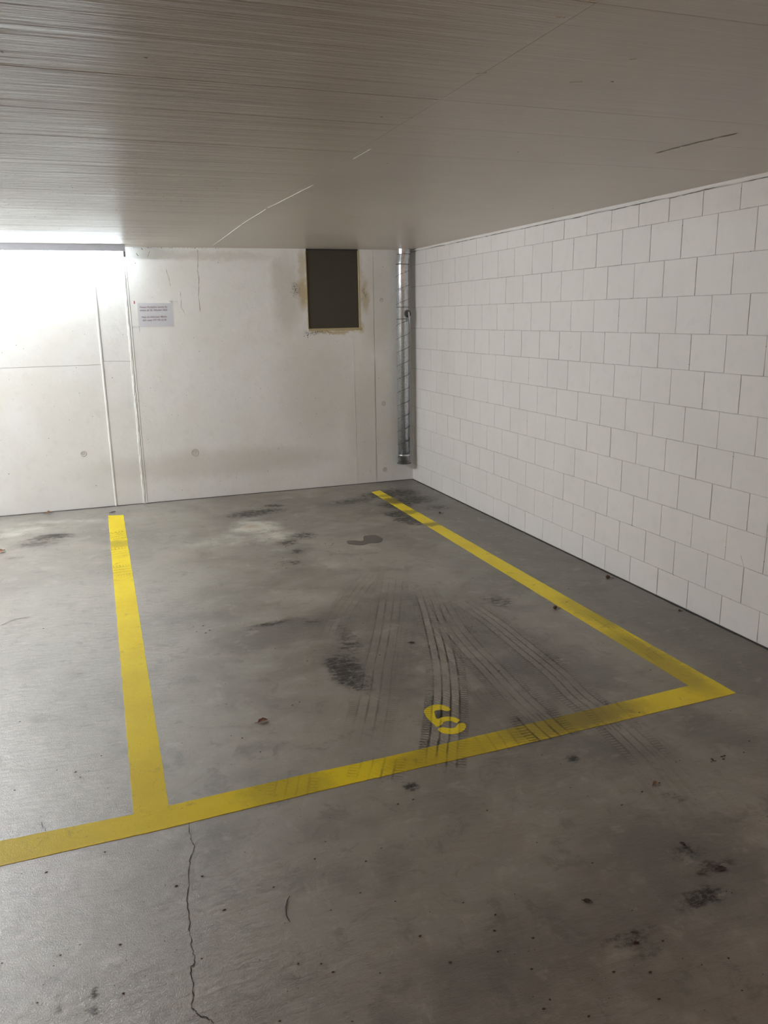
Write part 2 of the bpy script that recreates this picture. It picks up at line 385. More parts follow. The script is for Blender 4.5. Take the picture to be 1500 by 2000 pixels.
# pale filler ridge along the long panel joint, broken in places
def ribbon(bm, pts, wdt, nrm, jit=.3, off=.0006, seed=0):
    r_ = random.Random(seed); pts = [Vector(p) for p in pts]; n = Vector(nrm); rows = []
    for i, p in enumerate(pts):
        tdir = (pts[min(i+1, len(pts)-1)]-pts[max(i-1, 0)]).normalized(); s_ = tdir.cross(n).normalized()
        ww = wdt*.5*(1+r_.uniform(-jit, jit)*2 if jit else 1)
        if i in (0, len(pts)-1): ww *= .3
        rows.append([bm.verts.new(p+s_*ww+n*off), bm.verts.new(p-s_*ww+n*off)])
    for a, b in zip(rows, rows[1:]): bm.faces.new((a[0], a[1], b[1], b[0]))
def wobble(a, b, n, amp, nrm, seed):
    r_ = random.Random(seed); a, b = Vector(a), Vector(b); s_ = (b-a).cross(Vector(nrm)).normalized(); o = 0; out = []
    for i in range(n+1):
        o = o*.7 + r_.uniform(-amp, amp); out.append(a.lerp(b, i/n)+s_*o)
    return out
for k, (p, q) in enumerate((((415,480),(470,440)), ((472,438),(520,408)), ((524,406),(612,361)), ((690,310),(725,290)), ((848,197),(872,188)), ((782,232),(806,230)), ((930,144),(952,142)), ((1112,160),(1138,159)), ((1230,116),(1244,115)), ((1142,3),(1168,0)), ((1086,33),(1104,34)))):
    a, b = cl(*p), cl(*q)
    bm = bmesh.new(); pts = wobble(a, b, 12, .0015, (0,0,1), k)
    tube(bm, pts, .003, 6, True, lambda i, s=k: (.0012+.0012*abs(math.sin(i*1.7+s)))*(.9 if s < 3 else .8))
    o = fin('filler_ridge', bm, WHITE, ceiling, True)

# ---- back wall: formwork fields with recessed joints, hatch opening cut out
J1, J2, J3, J4 = -3.104*S, -2.835*S, -.645*S, -.4147*S
HX0, HX1, HZ0 = -1.112*S, -.573*S, 1.634*S
HS = bw(60, 717).z
def field(pts, dy=0.0):
    """wall field outline in x,z"""
    bm = bmesh.new(); prism(bm, [(x, dy, z) for x, z in pts], (0, .03-dy, 0))
    return fin('wall_panel', bm, BACKW, wall_back)
g = .0012
T = H
field([(XL, HS+g), (J1-g, HS+g), (J1-g, T), (XL, T)])
field([(XL, 0), (J1-g, 0), (J1-g, HS-g), (XL, HS-g)], .001)
field([(J1+g, HS+.03+g), (J2-g, HS+.02+g), (J2-g, T), (J1+g, T)], .001)
field([(J1+g, 0), (J2-g, 0), (J2-g, HS+.02-g), (J1+g, HS+.03-g)])
field([(J2+g, 0), (J3-g, 0), (J3-g, HZ0), (HX0, HZ0), (HX0, T), (J2+g, T)])
field([(J3+g, 0), (J4-g, 0), (J4-g, T), (HX1, T), (HX1, HZ0), (J3+g, HZ0)], .0008)
field([(J4+g, 0), (0, 0), (0, T), (J4+g, T)])
# joint beads
def bead(x, rad, rough, seed, squash=.5, mat=BACKW, name='joint_bead', top=H):
    bm = bmesh.new(); n = 70; rows = []
    r_ = random.Random(seed)
    for i in range(n+1):
        z = top*i/n; row = []
        for k in range(7):
            a = math.pi*k/6; rr = rad*(1+r_.uniform(-rough, rough))
            row.append(bm.verts.new((x-math.cos(a)*rr, -math.sin(a)*rr*squash, z)))
        rows.append(row)
    for a, b in zip(rows, rows[1:]):
        for k in range(6): bm.faces.new((a[k], a[k+1], b[k+1], b[k]))
    return fin(name, bm, mat, wall_back, rough < .1)
bead(J1, .011, .03, 1, .75); bead(J2-.004, .013, .30, 2, .6); bead(J2+.019, .006, .15, 3, .7)
bead(J3, .002, .5, 5, .8, top=HZ0-.02)
# tie holes: ring with recessed plug
for (px, py, r) in ((745,586,.017), (749,788,.020), (752,917,.020), (381,884,.030), (163,886,.022), (268,783,.014)):
    c = bw(px, py); bm = bmesh.new(); n = 20
    prof = [(r*1.25, 0), (r*1.1, -.0025), (r*.95, -.0022), (r*.82, .0), (r*.6, -.0004), (r*.2, -.001)]
    rows = [[bm.verts.new((c.x+math.cos(2*math.pi*k/n)*rr, yy-.0004, c.z+math.sin(2*math.pi*k/n)*rr)) for k in range(n)] for rr, yy in prof]
    for a, b in zip(rows, rows[1:]):
        for k in range(n): bm.faces.new((a[k], a[(k+1) % n], b[(k+1) % n], b[k]))
    bm.faces.new(rows[-1])
    fin('tie_hole', bm, PLASTER, wall_back, True)
# air holes and chips of the cast wall
def dots(bm, c, n_axis, r, rr):
    k = rr.randint(5, 7); n = Vector(n_axis); a = n.orthogonal().normalized(); b = n.cross(a); e = rr.uniform(.5, 1); ph = rr.uniform(0, 6)
    vs = [bm.verts.new(Vector(c)+n*.0006+(a*math.cos(2*math.pi*i/k+ph)*r*rr.uniform(.6, 1.1)+b*math.sin(2*math.pi*i/k+ph)*r*e)) for i in range(k)]
    bm.faces.new(vs)
bm = bmesh.new(); rr = random.Random(9)
for i in range(230):
    px, py = rr.uniform(0, 770), rr.uniform(500, 960)
    if 590 < px < 712 and py < 650 or 262 < px < 345 and 585 < py < 645: continue
    p = bw(px, py)
    if p.z > .03: dots(bm, p, (0,-1,0), rr.choice([.0018, .002, .003, .0042]), rr)
for i in range(46): p = bw(260+rr.random()**1.0*170, 483.6+rr.uniform(0, 1.2)); dots(bm, (p.x, 0, H-.006), (0,-1,0), rr.uniform(.002, .004), rr)
for cx, cy, sx, sy, n in ((577,565,6,9,22), (622,647,18,3,26), (602,655,6,4,9), (640,651,10,4,8), (598,492,3,5,5)):
    for i in range(n): dots(bm, bw(rr.gauss(cx, sx*.5), rr.gauss(cy, sy*.5)), (0,-1,0), rr.uniform(.002, .007), rr)
o = fin('air_hole', bm, PIT, wall_back); o['kind'] = 'stuff'
for k, (pts, wd) in enumerate((([(386,487),(387,505),(386,527),(389,548),(388,575),(391,610)], .004), ([(324,525),(330,545),(333,560)], .003), ([(353,570),(354,600),(362,614)], .003), ([(275,484),(279,488)], .008), ([(288,503),(293,491)], .005), ([(266,494),(271,500)], .005), ([(732,700),(735,940)], .003), ([(728,500),(731,690)], .0025))):
    bm = bmesh.new(); P_ = []
    for a, b in zip(pts, pts[1:]): P_ += wobble(bw(*a), bw(*b), 6, .002, (0,-1,0), k)[:-1]
    P_.append(bw(*pts[-1])); ribbon(bm, P_, wd, (0,-1,0), .35, .0008, k); fin('crack', bm, WCRACK, wall_back)

# ---- right wall: every block a piece
PITCH = .2752*S
zj = [2.247*S, 2.033*S, 1.825*S, 1.616*S, 1.412*S, 1.203*S, .998*S, .798*S, .589*S, .389*S, .181*S]
zt = [H-.022]+zj; zb = zj+[0.004]
phase = [.46,.91,.41,.91,.40,.86,.37,.84,.34,.84,.36,.86]
def block_mesh(seed, L, h):
    r_ = random.Random(seed); n = 5; gy = r_.choice([.0009, .0013, .0017, .0021]); gz = .0020
    y0, y1, z0, z1 = gy, L-gy, gz, h-gz*.6
    out = []
    for i in range(n): out.append((y0+(y1-y0)*i/n, z0))
    for i in range(n): out.append((y1, z0+(z1-z0)*i/n))
    for i in range(n): out.append((y1-(y1-y0)*i/n, z1))
    for i in range(n): out.append((y0, z1-(z1-z0)*i/n))
    out = [(y+r_.uniform(-.0006, .0006), z+r_.uniform(-.0009, .0009)) for y, z in out]
    bm = bmesh.new(); cy, cz = (y0+y1)/2, (z0+z1)/2
    def ring(x, ins): return [bm.verts.new((x, y-math.copysign(ins, y-cy)*(1 if abs(y-cy) > (y1-y0)*.47 else 0), z-math.copysign(ins, z-cz)*(1 if abs(z-cz) > (z1-z0)*.45 else 0))) for y, z in out]
    rings = [ring(.010, 0), ring(.0010, 0), ring(0, .0012)]
    for a, b in zip(rings, rings[1:]):
        for i in range(len(a)): bm.faces.new((a[i], a[(i+1) % len(a)], b[(i+1) % len(a)], b[i]))
    bm.faces.new(rings[-1])
    bmesh.ops.recalc_face_normals(bm, faces=bm.faces[:])
    me = bpy.data.meshes.new('block'); bm.to_mesh(me); bm.free(); me.materials.append(BLOCK)
    if sum((p.normal.x for p in me.polygons if len(p.vertices) > 8)) > 0: me.flip_normals()
    return me
variants = [block_mesh(100+i, 1.0*PITCH, .2) for i in range(9)]
YEND = -5.75
for r, (z1, z0) in enumerate(zip(zt, zb)):
    joints = [0.0]; k = 0
    while joints[-1] > YEND:
        y = -(k+phase[r])*PITCH + rnd.uniform(-.0015, .0015); k += 1
        if y < -.03: joints.append(y)
    for a, b in zip(joints, joints[1:]):
        o = bpy.data.objects.new('brick', rnd.choice(variants)); col.objects.link(o); o.parent = wall_right
        o.location = (rnd.uniform(-.0005, .0004), b, z0); o.scale = (1, (a-b)/PITCH, (z1-z0)/.2)
# plain continuation beyond the frame
boxobj('painted_face', (0, .0034, YF, YEND-.3, 0, H), BLOCK, wall_right)
# mortar pits in the joints
bm = bmesh.new()
for i in range(170):
    r = rr.randrange(12); k = rr.randint(3, 18)
    if rr.random() < .55: y = -(k+phase[r])*PITCH; z = rr.uniform(zb[r], zt[r])
    else: y = -rr.uniform(.8, 4.9); z = zb[r]+.001 if r < 11 else zb[r-1]+.001
    dots(bm, (-.0002, y, z), (-1,0,0), rr.uniform(.0015, .0035), rr)
o = fin('mortar_pit', bm, PIT, wall_right); o['kind'] = 'stuff'
for k, (a, b) in enumerate((((1447,1083),(1453,1107)), ((1500,1020),(1496,1065)))):
    bm = bmesh.new(); ribbon(bm, wobble(rw(*a), rw(*b), 5, .001, (-1,0,0), k), .004, (-1,0,0), .3, .0012, k); fin('crack', bm, MORTAR, wall_right)
# filler bead under the ceiling, with its ragged lower edge
bm = bmesh.new(); rows = []; n = 160
for i in range(n+1):
    y = -6.0*i/n; zz = H-.018-.006*noise.noise(Vector((y*4, 0, 0)))-rr.uniform(0, .0025)
    rows.append([bm.verts.new(q) for q in ((0, y, H), (-.005, y, H), (-.0055, y, zz+.006), (-.002, y, zz), (0, y, zz))])
for a, b in zip(rows, rows[1:]):
    for k in range(4): bm.faces.new((a[k], a[k+1], b[k+1], b[k]))
struct(fin('trim_1', bm, BLOCK))
for k in range(9):
    y0 = -.5-k*.55; y1 = y0-rnd.uniform(.3, .52)
    pts = [Vector((-.0022, y0+(y1-y0)*i/14, H-.0215-.006*noise.noise(Vector(((y0+(y1-y0)*i/14)*4, 0, 0)))+rnd.uniform(-.0012, .0012))) for i in range(15)]
    bm = bmesh.new(); ribbon(bm, pts, .003, (-1,0,0), .4, .0008, k); fin('crack', bm, PIT, wall_right)
# dark filled joints between floor and walls
def edge_strip(name, along_x, wdt):
    bm = bmesh.new(); rows = []; n = 150
    for i in range(n+1):
        s_ = i/n; ww = wdt*(.75+.5*rr.random())
        if along_x: x = -7*s_; q = [(x, 0, .004), (x, -.003, .004), (x, -ww, .0012), (x, -ww, 0)]
        else: y = -6.5*s_; q = [(0, y, .004), (-.003, y, .004), (-ww, y, .0012), (-ww, y, 0)]
        rows.append([bm.verts.new(v) for v in q])
    for a, b in zip(rows, rows[1:]):
        for k in range(3): bm.faces.new((a[k], a[k+1], b[k+1], b[k]))
    struct(fin(name, bm, DARK))
edge_strip('trim_2', True, .012); edge_strip('trim_3', False, .013)

# floor crack from the front line towards the camera
def fcrack(pts, wd, seed):
    bm = bmesh.new(); P_ = []
    for k, (a, b) in enumerate(zip(pts, pts[1:])): P_ += wobble(fl(*a), fl(*b), 7, .0035, (0,0,1), seed+k)[:-1]
    P_.append(fl(*pts[-1])); ribbon(bm, P_, wd, (0,0,1), .35, .0012, seed); fin('crack', bm, CRACK, floor)
fcrack([(368,1605),(371,1640),(379,1662),(372,1690),(364,1760),(369,1810),(374,1850),(381,1880),(373,1892),(378,1925),(373,1960),(382,1980),(410,1990),(425,2010)], .0022, 3)
fcrack([(82,1605),(90,1618),(95,1640)], .0016, 5)
fcrack([(0,1222),(30,1210),(60,1205)], .004, 6)

# tyre marks: thin layers of dust and rubber lying on the concrete
def tyre(pxs, wd, mat, z, name='tyre_mark', fin_=.5, fout=.5, amp=1.0, label=None):
    ctrl = [fl(*p) for p in pxs]; pts = []
    for i in range(len(ctrl)-1):
        p0, p1, p2, p3 = ctrl[max(i-1, 0)], ctrl[i], ctrl[i+1], ctrl[min(i+2, len(ctrl)-1)]
        for k in range(8):
            t_ = k/8
            pts.append(.5*((2*p1)+(p2-p0)*t_+(2*p0-5*p1+4*p2-p3)*t_*t_+(3*p1-p0-3*p2+p3)*t_**3))
    pts.append(ctrl[-1])
    L = [0]
    for a, b in zip(pts, pts[1:]): L.append(L[-1]+(b-a).length)
    V, F = [], []; N = 3
    for i, p in enumerate(pts):
        td = (pts[min(i+1, len(pts)-1)]-pts[max(i-1, 0)]).normalized(); s_ = Vector((td.y, -td.x, 0))
        for j in range(N): V.append(p+s_*wd*(j/(N-1)-.5)+Vector((0, 0, z)))
    for i in range(len(pts)-1):
        for j in range(N-1): a = i*N+j; F.append((a, a+1, a+N+1, a+N))
    me = bpy.data.meshes.new(name); me.from_pydata(V, [], F)
    uvl = me.uv_layers.new(name='UVMap')
    for lp in me.loops:
        i, j = divmod(lp.vertex_index, N); uvl.data[lp.index].uv = (j/(N-1), L[i])
    at = me.attributes.new('fade', 'FLOAT', 'POINT')
    for i in range(len(pts)):
        f = min(1, L[i]/fin_)*min(1, (L[-1]-L[i])/fout)*amp
        for j in range(N): at.data[i*N+j].value = f
    if me.polygons[0].normal.z < 0: me.flip_normals()
    o = link(name, me, mat, floor)
    if label: o['label'] = label
    return o
T1 = [(822,1140),(838,1180),(855,1240),(868,1299),(872,1360),(869,1430),(862,1491),(856,1530)]
T2 = [(850,1160),(880,1215),(915,1260),(965,1312),(1020,1370),(1080,1420),(1125,1450)]
T3 = [(880,1160),(955,1210),(1020,1262),(1085,1315),(1130,1360),(1190,1405),(1255,1465),(1310,1520)]
T4 = [(770,1110),(762,1170),(752,1240),(740,1300),(732,1360),(718,1430),(705,1480)]
T5 = [(1012,1720),(1028,1790),(1045,1880),(1062,2020)]
T6 = [(1330,1960),(1430,1925),(1530,1890)]
T7 = [(800,1150),(792,1210),(783,1280),(775,1350),(765,1440)]
T8 = [(915,1350),(960,1395),(1010,1440),(1050,1475)]
T9 = [(745,1100),(700,1150),(660,1210),(640,1270)]
TA = [(245,1140),(330,1118),(420,1085)]
zi = 0
for P_, wd, a1, a2 in ((T1,.20,1.,.9), (T2,.21,.85,.9), (T3,.20,.75,.8), (T4,.22,.45,.6), (T5,.22,.3,.5), (T6,.2,.7,.6), (T7,.16,.15,.5), (T8,.18,.25,.35), (T9,.2,.3,.5), (TA,.2,.25,.2)):
    zi += 1; tyre(P_, wd, LIGHTTREAD, .0003+.00005*zi, amp=a1, fin_=.45, fout=.35)
# rubber on top of the yellow front line, where the tyres cross it
for P_, wd, a in (([(866,1443),(864,1462),(861,1500)],.20,1.), ([(1035,1392),(1062,1420),(1090,1445)],.24,1.), ([(1170,1370),(1190,1392),(1225,1425)],.22,.6),
                  ([(742,1478),(738,1495),(730,1525)],.22,.8), ([(952,1425),(965,1440),(985,1470)],.25,.35), ([(575,1512),(572,1530),(566,1560)],.2,.35)):
    zi += 1; tyre(P_, wd, DARKTREAD, .0014+.00005*zi, amp=a, fin_=.03, fout=.03)
zi += 1; tyre([(870,1360),(870,1400),(868,1440)], .20, DARKTREAD, .0014+.00005*zi, amp=.7, fin_=.05, fout=.05)
# rubber on the left and right lines
for P_, wd, a in (([(205,1052),(230,1046),(250,1043)],.28,.9), ([(200,1085),(230,1080),(256,1077)],.3,.7), ([(205,1120),(232,1116),(262,1112)],.3,.6), ([(1140,1190),(1210,1235),(1290,1292)],.07,.8)):
    zi += 1; tyre(P_, wd, DARKTREAD, .0014+.00005*zi, amp=a, fin_=.03, fout=.03)
for P_, wd, a in ((T2,.42,1.), ([(1180,1410),(1260,1470),(1340,1560),(1400,1640)],.3,1.), ([(1380,1650),(1400,1720),(1410,1800)],.35,.8)):
    zi += 1; tyre(P_, wd, SMEAR, .0020+.00005*zi, amp=a, name='rubber_smear', fin_=.3, fout=.3)

# ---------------------------------------------------------------- yellow markings
def flat(name, pts, th, mat, label, cat, group=None):
    """paint film: polygon on the floor"""
    bm = bmesh.new(); prism(bm, [(p.x, p.y, 0) for p in pts], (0, 0, th))
    for f in [f for f in bm.faces if len(f.verts) > 4]: pass
    bmesh.ops.triangulate(bm, faces=[f for f in bm.faces if len(f.verts) > 4])
    return tag(fin(name, bm, mat), label, cat, group)
def worn(a, b, n, amp, seed):
    r_ = random.Random(seed); a, b = Vector(a), Vector(b); s_ = Vector((-(b-a).y, (b-a).x, 0)).normalized()
    return [a.lerp(b, i/n)+s_*(r_.uniform(-amp, amp) if 0 < i < n else 0) for i in range(n+1)]
PL = [fl(*p) for p in ((211,1007),(241,1006),(330,1577),(261,1592))]
flat('parking_line', worn(PL[0], PL[1], 4, .001, 1)[:-1]+worn(PL[1], PL[2], 90, .0012, 2)[:-1]+[PL[2]]+worn(PL[3], PL[0], 90, .0012, 3)[:-1], .0010, YEL,
     'yellow painted floor line on the left, ending below the lamp side of the back wall', 'road marking')
PR = [fl(*p) for p in ((725,961),(742,958),(1438,1354),(1348,1341))]
flat('parking_line', worn(PR[0], PR[1], 4, .001, 4)[:-1]+worn(PR[1], PR[2], 90, .0012, 5)[:-1]+[PR[2]]+worn(PR[3], PR[0], 90, .0012, 6)[:-1], .0010, YEL,
     'yellow painted floor line running beside the white block wall to the far corner', 'road marking')
F0 = [fl(*p) for p in ((1438,1354),(1001,1459),(750,1516),(600,1551),(327,1618),(0,1692))]
F1 = [fl(*p) for p in ((0,1643),(261,1591),(330,1574),(600,1512),(750,1480),(1001,1422),(1348,1339))]
dl = (F0[-1]-F0[-2]).normalized(); F0.append(F0[-1]+dl*1.4); F1.insert(0, F0[-1]+Vector((0, .125, 0)))
pts = []
for k, (a, b) in enumerate(zip(F0, F0[1:])): pts += worn(a, b, 14, .001, 20+k)[:-1]
pts.append(F0[-1])
for k, (a, b) in enumerate(zip(F1, F1[1:])): pts += worn(a, b, 14, .001, 40+k)[:-1]
pts.append(F1[-1])
flat('parking_line', pts, .0013, YEL, 'yellow painted floor line across the front of the bay, crossed by tyre marks', 'road marking')
# the painted digit: two stencil strokes
def z6(l): return [fl(780+x*.12, 1340+y*.12) for x, y in l]
num = empty('bay_number', fl(860,1405), 'yellow stencilled number 6 painted inside the bay near the front line', 'number')
for pts in (z6([(835,378),(800,350),(735,318),(640,302),(540,312),(470,340),(415,380),(400,420),(425,475),(470,540),(520,590),(575,635),(600,665),(640,655),(700,625),(712,595),(735,578),(780,568),(850,572),(900,592),(935,602),(960,580),(985,560),(960,540),(900,512),(820,500),(740,502),(680,515),(640,540),(600,530),(585,490),(575,450),(565,415),(600,395),(680,388),(760,405),(815,402)]),
            z6([(625,705),(665,675),(720,675),(790,685),(850,690),(900,680),(930,655),(950,625),(985,605),(1040,600),(1075,625),(1085,660),(1065,710),(1010,745),(940,775),(860,785),(770,780),(700,765),(650,735)])):
    bm = bmesh.new(); prism(bm, [(p.x-num.location.x, p.y-num.location.y, 0) for p in pts], (0, 0, .0010))
    bmesh.ops.triangulate(bm, faces=[f for f in bm.faces if len(f.verts) > 4])
    fin('stencil_stroke', bm, YEL, num)

# ---------------------------------------------------------------- fluorescent lamps: the visible one, then unseen ones added as fill
def batten(x_right, y, length, strength, color, label, group=None, along_x=True):
    e = empty('ceiling_lamp', (x_right, y, H), label, 'lamp', group)
    L = length
    def P(b): return b if along_x else (b[2], b[3], b[0], b[1], b[4], b[5])
    bm = bmesh.new(); box(bm, *P((-L, 0, -.032, .032, -.055, 0))); bmesh.ops.bevel(bm, geom=bm.edges[:], offset=.003, segments=2, affect='EDGES')
    fin('housing', bm, LAMPM, e)
    mt = plain('lit_tube_glass', (.9, .9, .9), .4, 0, (color, strength))
    bm = bmesh.new()
    a, b = ((-L+.02, 0, -.078), (-.02, 0, -.078)) if along_x else ((0, -L+.02, -.078), (0, -.02, -.078))
    tube(bm, [a, b], .0205, 16); fin('tube', bm, mt, e, True)
    for s_ in ((-L, -L+.018), (-.018, 0)):
        bm = bmesh.new(); box(bm, *P((s_[0], s_[1], -.016, .016, -.098, -.052))); bmesh.ops.bevel(bm, geom=bm.edges[:], offset=.003, segments=2, affect='EDGES')
        fin('tube_holder', bm, LEAD, e)
    return e
lx = cl(243, 478)
batten(lx.x, lx.y, 1.58, TUBE_COOL, COOL, 'lit fluorescent batten lamp on the ceiling along the back wall at top left')
batten(lx.x-3.2, lx.y, 1.58, FILL_FAR, COOL, 'added unseen batten lamp on the ceiling further left outside the frame', 'added lamps out of frame')
batten(-4.9, -1.0, 1.58, FILL_MID, MIDC, 'added unseen neutral batten lamp on the ceiling to the left', 'added lamps out of frame', along_x=False)
batten(-4.2, -10.2, 1.58, FILL_WARM, WARM, 'added unseen warm batten lamp on the ceiling behind the camera at left', 'added lamps out of frame')
batten(-1.2, -9.8, 1.58, FILL_WARM, WARM, 'added unseen warm batten lamp on the ceiling behind the camera beside the block wall', 'added lamps out of frame')
batten(-7.2, -7.0, 1.58, FILL_WARM, WARM, 'added unseen warm batten lamp on the ceiling over the lane at far left', 'added lamps out of frame')

# ---------------------------------------------------------------- dark board in its opening
e = empty('wall_hatch', ((HX0+HX1)/2, 0, HZ0), 'dark olive rectangular board closing an opening high in the back wall', 'hatch')
ox, oz = e.location.x, e.location.z
def hb(name, b, mat, lab=None):
    bm = bmesh.new(); box(bm, b[0]-ox, b[1]-ox, b[2], b[3], b[4]-oz, b[5]-oz)
    return fin(name, bm, mat, e)
bm = bmesh.new(); box(bm, HX0+.004-ox, HX1-.004-ox, .010, .028, .004, H-HZ0-.012); bmesh.ops.bevel(bm, geom=bm.edges[:], offset=.002, segments=2, affect='EDGES')
fin('board', bm, OLIVE, e)
hb('top_strip', (HX0, HX1, .004, .028, H-.012, H-.0015), DARK)
def strip(pts_fn, n, nrm_y, seed):
    r_ = random.Random(seed); bm = bmesh.new(); rows = []
    for i in range(n+1):
        q = pts_fn(i/n, r_); rows.append([bm.verts.new((x-ox, y, z-oz)) for x, y, z in q])
    for a, b in zip(rows, rows[1:]):
        for k in range(len(a)-1): bm.faces.new((a[k], a[k+1], b[k+1], b[k]))
    fin('sealant_strip', bm, FOAM, e)
strip(lambda s, r: [(HX0+(HX1+.025-HX0)*s, .011, HZ0+.003), (HX0+(HX1+.025-HX0)*s, -.003, HZ0-.001), (HX0+(HX1+.025-HX0)*s, -.003, HZ0-.014-r.uniform(0,.008)), (HX0+(HX1+.025-HX0)*s, .001, HZ0-.020-r.uniform(0,.008))], 40, -1, 1)
strip(lambda s, r: [(HX1-.003, .010, HZ0+(H-.002-HZ0)*s), (HX1+.001, -.002, HZ0+(H-.002-HZ0)*s), (HX1+.008+r.uniform(0,.003), -.001, HZ0+(H-.002-HZ0)*s)], 30, -1, 2)
strip(lambda s, r: [(HX0+.004, .010, HZ0+(H-.02-HZ0)*s), (HX0, -.0015, HZ0+(H-.02-HZ0)*s), (HX0-.005-r.uniform(0,.004), -.0005, HZ0+(H-.02-HZ0)*s)], 30, -1, 3)

# ---------------------------------------------------------------- spiral duct
PY = -.092; PRAD = .0615
pb = bw(789.2, 905, PY); pt = bw(786.0, 516, PY)
cx = (pb.x+pt.x)/2
duct = empty('ventilation_duct', (cx, PY, pb.z), 'galvanised spiral ventilation duct standing in the corner below the ceiling', 'duct')
z0 = pb.z; zEl = pt.z; Lz = zEl-z0
lean = (pt.x-pb.x)
def axis(z): return Vector((-lean/2+lean*(z/Lz), 0, z))
bm = bmesh.new()
ro = tube(bm, [axis(0), axis(Lz)], PRAD, 48, False); ri = tube(bm, [axis(0), axis(Lz)], PRAD-.002, 48, False)
for k in range(48): bm.faces.new((ro[0][k], ro[0][(k+1) % 48], ri[0][(k+1) % 48], ri[0][k]))
fin('duct_body', bm, ZINC, duct, True)
dz0 = bw(789, 623, PY).z-z0; dz1 = bw(789, 600, PY).z-z0
pitch = .132
for (a, b, ph) in ((.01, dz0-.002, .3), (dz1+.002, Lz-.004, 1.9)):
    bm = bmesh.new(); pts = []; n = int((b-a)/pitch*40)
    for i in range(n+1):
        z = a+(b-a)*i/n; th = ph+2*math.pi*(z-a)/pitch; c = axis(z)
        pts.append(c+Vector((math.cos(th)*(PRAD+.0002), math.sin(th)*(PRAD+.0002), 0)))
    tube(bm, pts, .0021, 6); fin('spiral_seam', bm, ZDARK, duct, True)
def ringobj(name, z, rad, h, mat, th=.0025, parent=duct, tilt=0, cen=None):
    bm = bmesh.new(); n = 48; c = (cen if cen is not None else axis(z)); rows = []
    for rr_, zz in ((rad, -h/2), (rad+th, -h/2+th*.4), (rad+th, h/2-th*.4), (rad, h/2)):
        rows.append([bm.verts.new(c+Vector((math.cos(2*math.pi*k/n)*rr_, math.sin(2*math.pi*k/n)*rr_, zz))) for k in range(n)])
    for i in range(4):
        a, b = rows[i], rows[(i+1) % 4]
        for k in range(n): bm.faces.new((a[k], a[(k+1) % n], b[(k+1) % n], b[k]))
    return fin(name, bm, mat, parent, True)
ringobj('seam_ring', dz0, PRAD, .006, ZDARK); ringobj('seam_ring', dz1, PRAD, .006, ZDARK)
ringobj('seam_ring', Lz-.002, PRAD, .006, ZDARK)
bm = bmesh.new(); tube(bm, [Vector((-lean/2+math.cos(k*math.pi/24)*(PRAD+.006), math.sin(k*math.pi/24)*(PRAD+.006), .004)) for k in range(49)], .0035, 8, False)
fin('end_rim', bm, ZDARK, duct, True)
# elbow piece and collar under the ceiling
topx = bw(787.6, 490, PY).x-cx
bm = bmesh.new(); zc = H-z0
pth = [axis(Lz), axis(Lz)+Vector((.001, .0, .012)), Vector((topx+.004, 0, zc-.052)), Vector((topx+.004, 0, zc-.045))]
tube(bm, pth, PRAD+.001, 36, False); fin('elbow', bm, ZINC, duct, False)
bm = bmesh.new(); tube(bm, [Vector((topx+.004, 0, zc-.048)), Vector((topx+.004, 0, zc))], PRAD+.004, 14, False); fin('collar', bm, ZINC, duct, False)
ringobj('seam_ring', 0, PRAD+.002, .005, ZDARK, .003, cen=Vector((topx+.004, 0, zc-.048)))
# clamps, each with two lugs and a rod to the wall
for py in (565, 888):
    z = bw(789, py, PY).z-z0; c = axis(z)
    cl_ = ringobj('clamp', z, PRAD+.0005, .020, ZINC, .0025)
    for s_ in (-1, 1):
        bm = bmesh.new()
        box(bm, c.x+s_*(PRAD+.010)-.010, c.x+s_*(PRAD+.010)+.010, -.002-.004, .004, z-.010, z+.010)
        tube(bm, [c+Vector((s_*(PRAD+.011), -.016, 0)), c+Vector((s_*(PRAD+.011), .010, 0))], .005, 8)
        fin('clamp_lug', bm, ZINC, cl_)
    bm = bmesh.new(); tube(bm, [c+Vector((0, PRAD, 0)), Vector((c.x, -PY-.001, c.z))], .004, 8); fin('clamp_rod', bm, ZINC, cl_)
# damper plate with its lever
zd = bw(789, 613, PY).z-z0; c = axis(zd); th = math.radians(-76)
nd = Vector((math.cos(th), math.sin(th), 0)); sd = Vector((-nd.y, nd.x, 0))
ctr = c+nd*(PRAD-.004)+sd*.012
bm = bmesh.new(); tube(bm, [ctr, ctr+nd*.012], .037, 28); disc = fin('damper_plate', bm, LEAD, duct, False)
bm = bmesh.new(); h0 = ctr+nd*.012; tube(bm, [h0, h0+nd*.012], .008, 12)
prism(bm, [h0+nd*.012+sd*-.008+Vector((0,0,.018)), h0+nd*.012+sd*.006+Vector((0,0,.018)), h0+nd*.012+sd*.014+Vector((0,0,-.088)), h0+nd*.012+sd*.000+Vector((0,0,-.088))], nd*.005)
fin('lever', bm, ZINC, disc)

# ---------------------------------------------------------------- notice
corners = [bw(268,592), bw(336,592), bw(339,637), bw(271,638)]
n0 = corners[3]
notice = empty('notice', n0, 'white printed parking notice in a clear sleeve taped to the back wall', 'notice')
rel = [c-n0 for c in corners]
def quad(name, q, y, th, mat):
    bm = bmesh.new(); prism(bm, [(v.x, -y, v.z) for v in q], (0, -th, 0)); return fin(name, bm, mat, notice)
quad('paper', [Vector((v.x, 0, v.z)) for v in rel], .001, .0006, PAPER)
bm = bmesh.new(); N = 14; grid = []
for j in range(N+1):
    row = []
    for i in range(N+1):
        a = rel[3].lerp(rel[2], i/N); b = rel[0].lerp(rel[1], i/N); p = a.lerp(b, j/N)
        p = p+(p-(rel[0]+rel[2])*.5)*.03
        row.append(bm.verts.new((p.x, -.0045-.003*abs(noise.noise(Vector((p.x*14, p.z*14, 3)))), p.z)))
    grid.append(row)
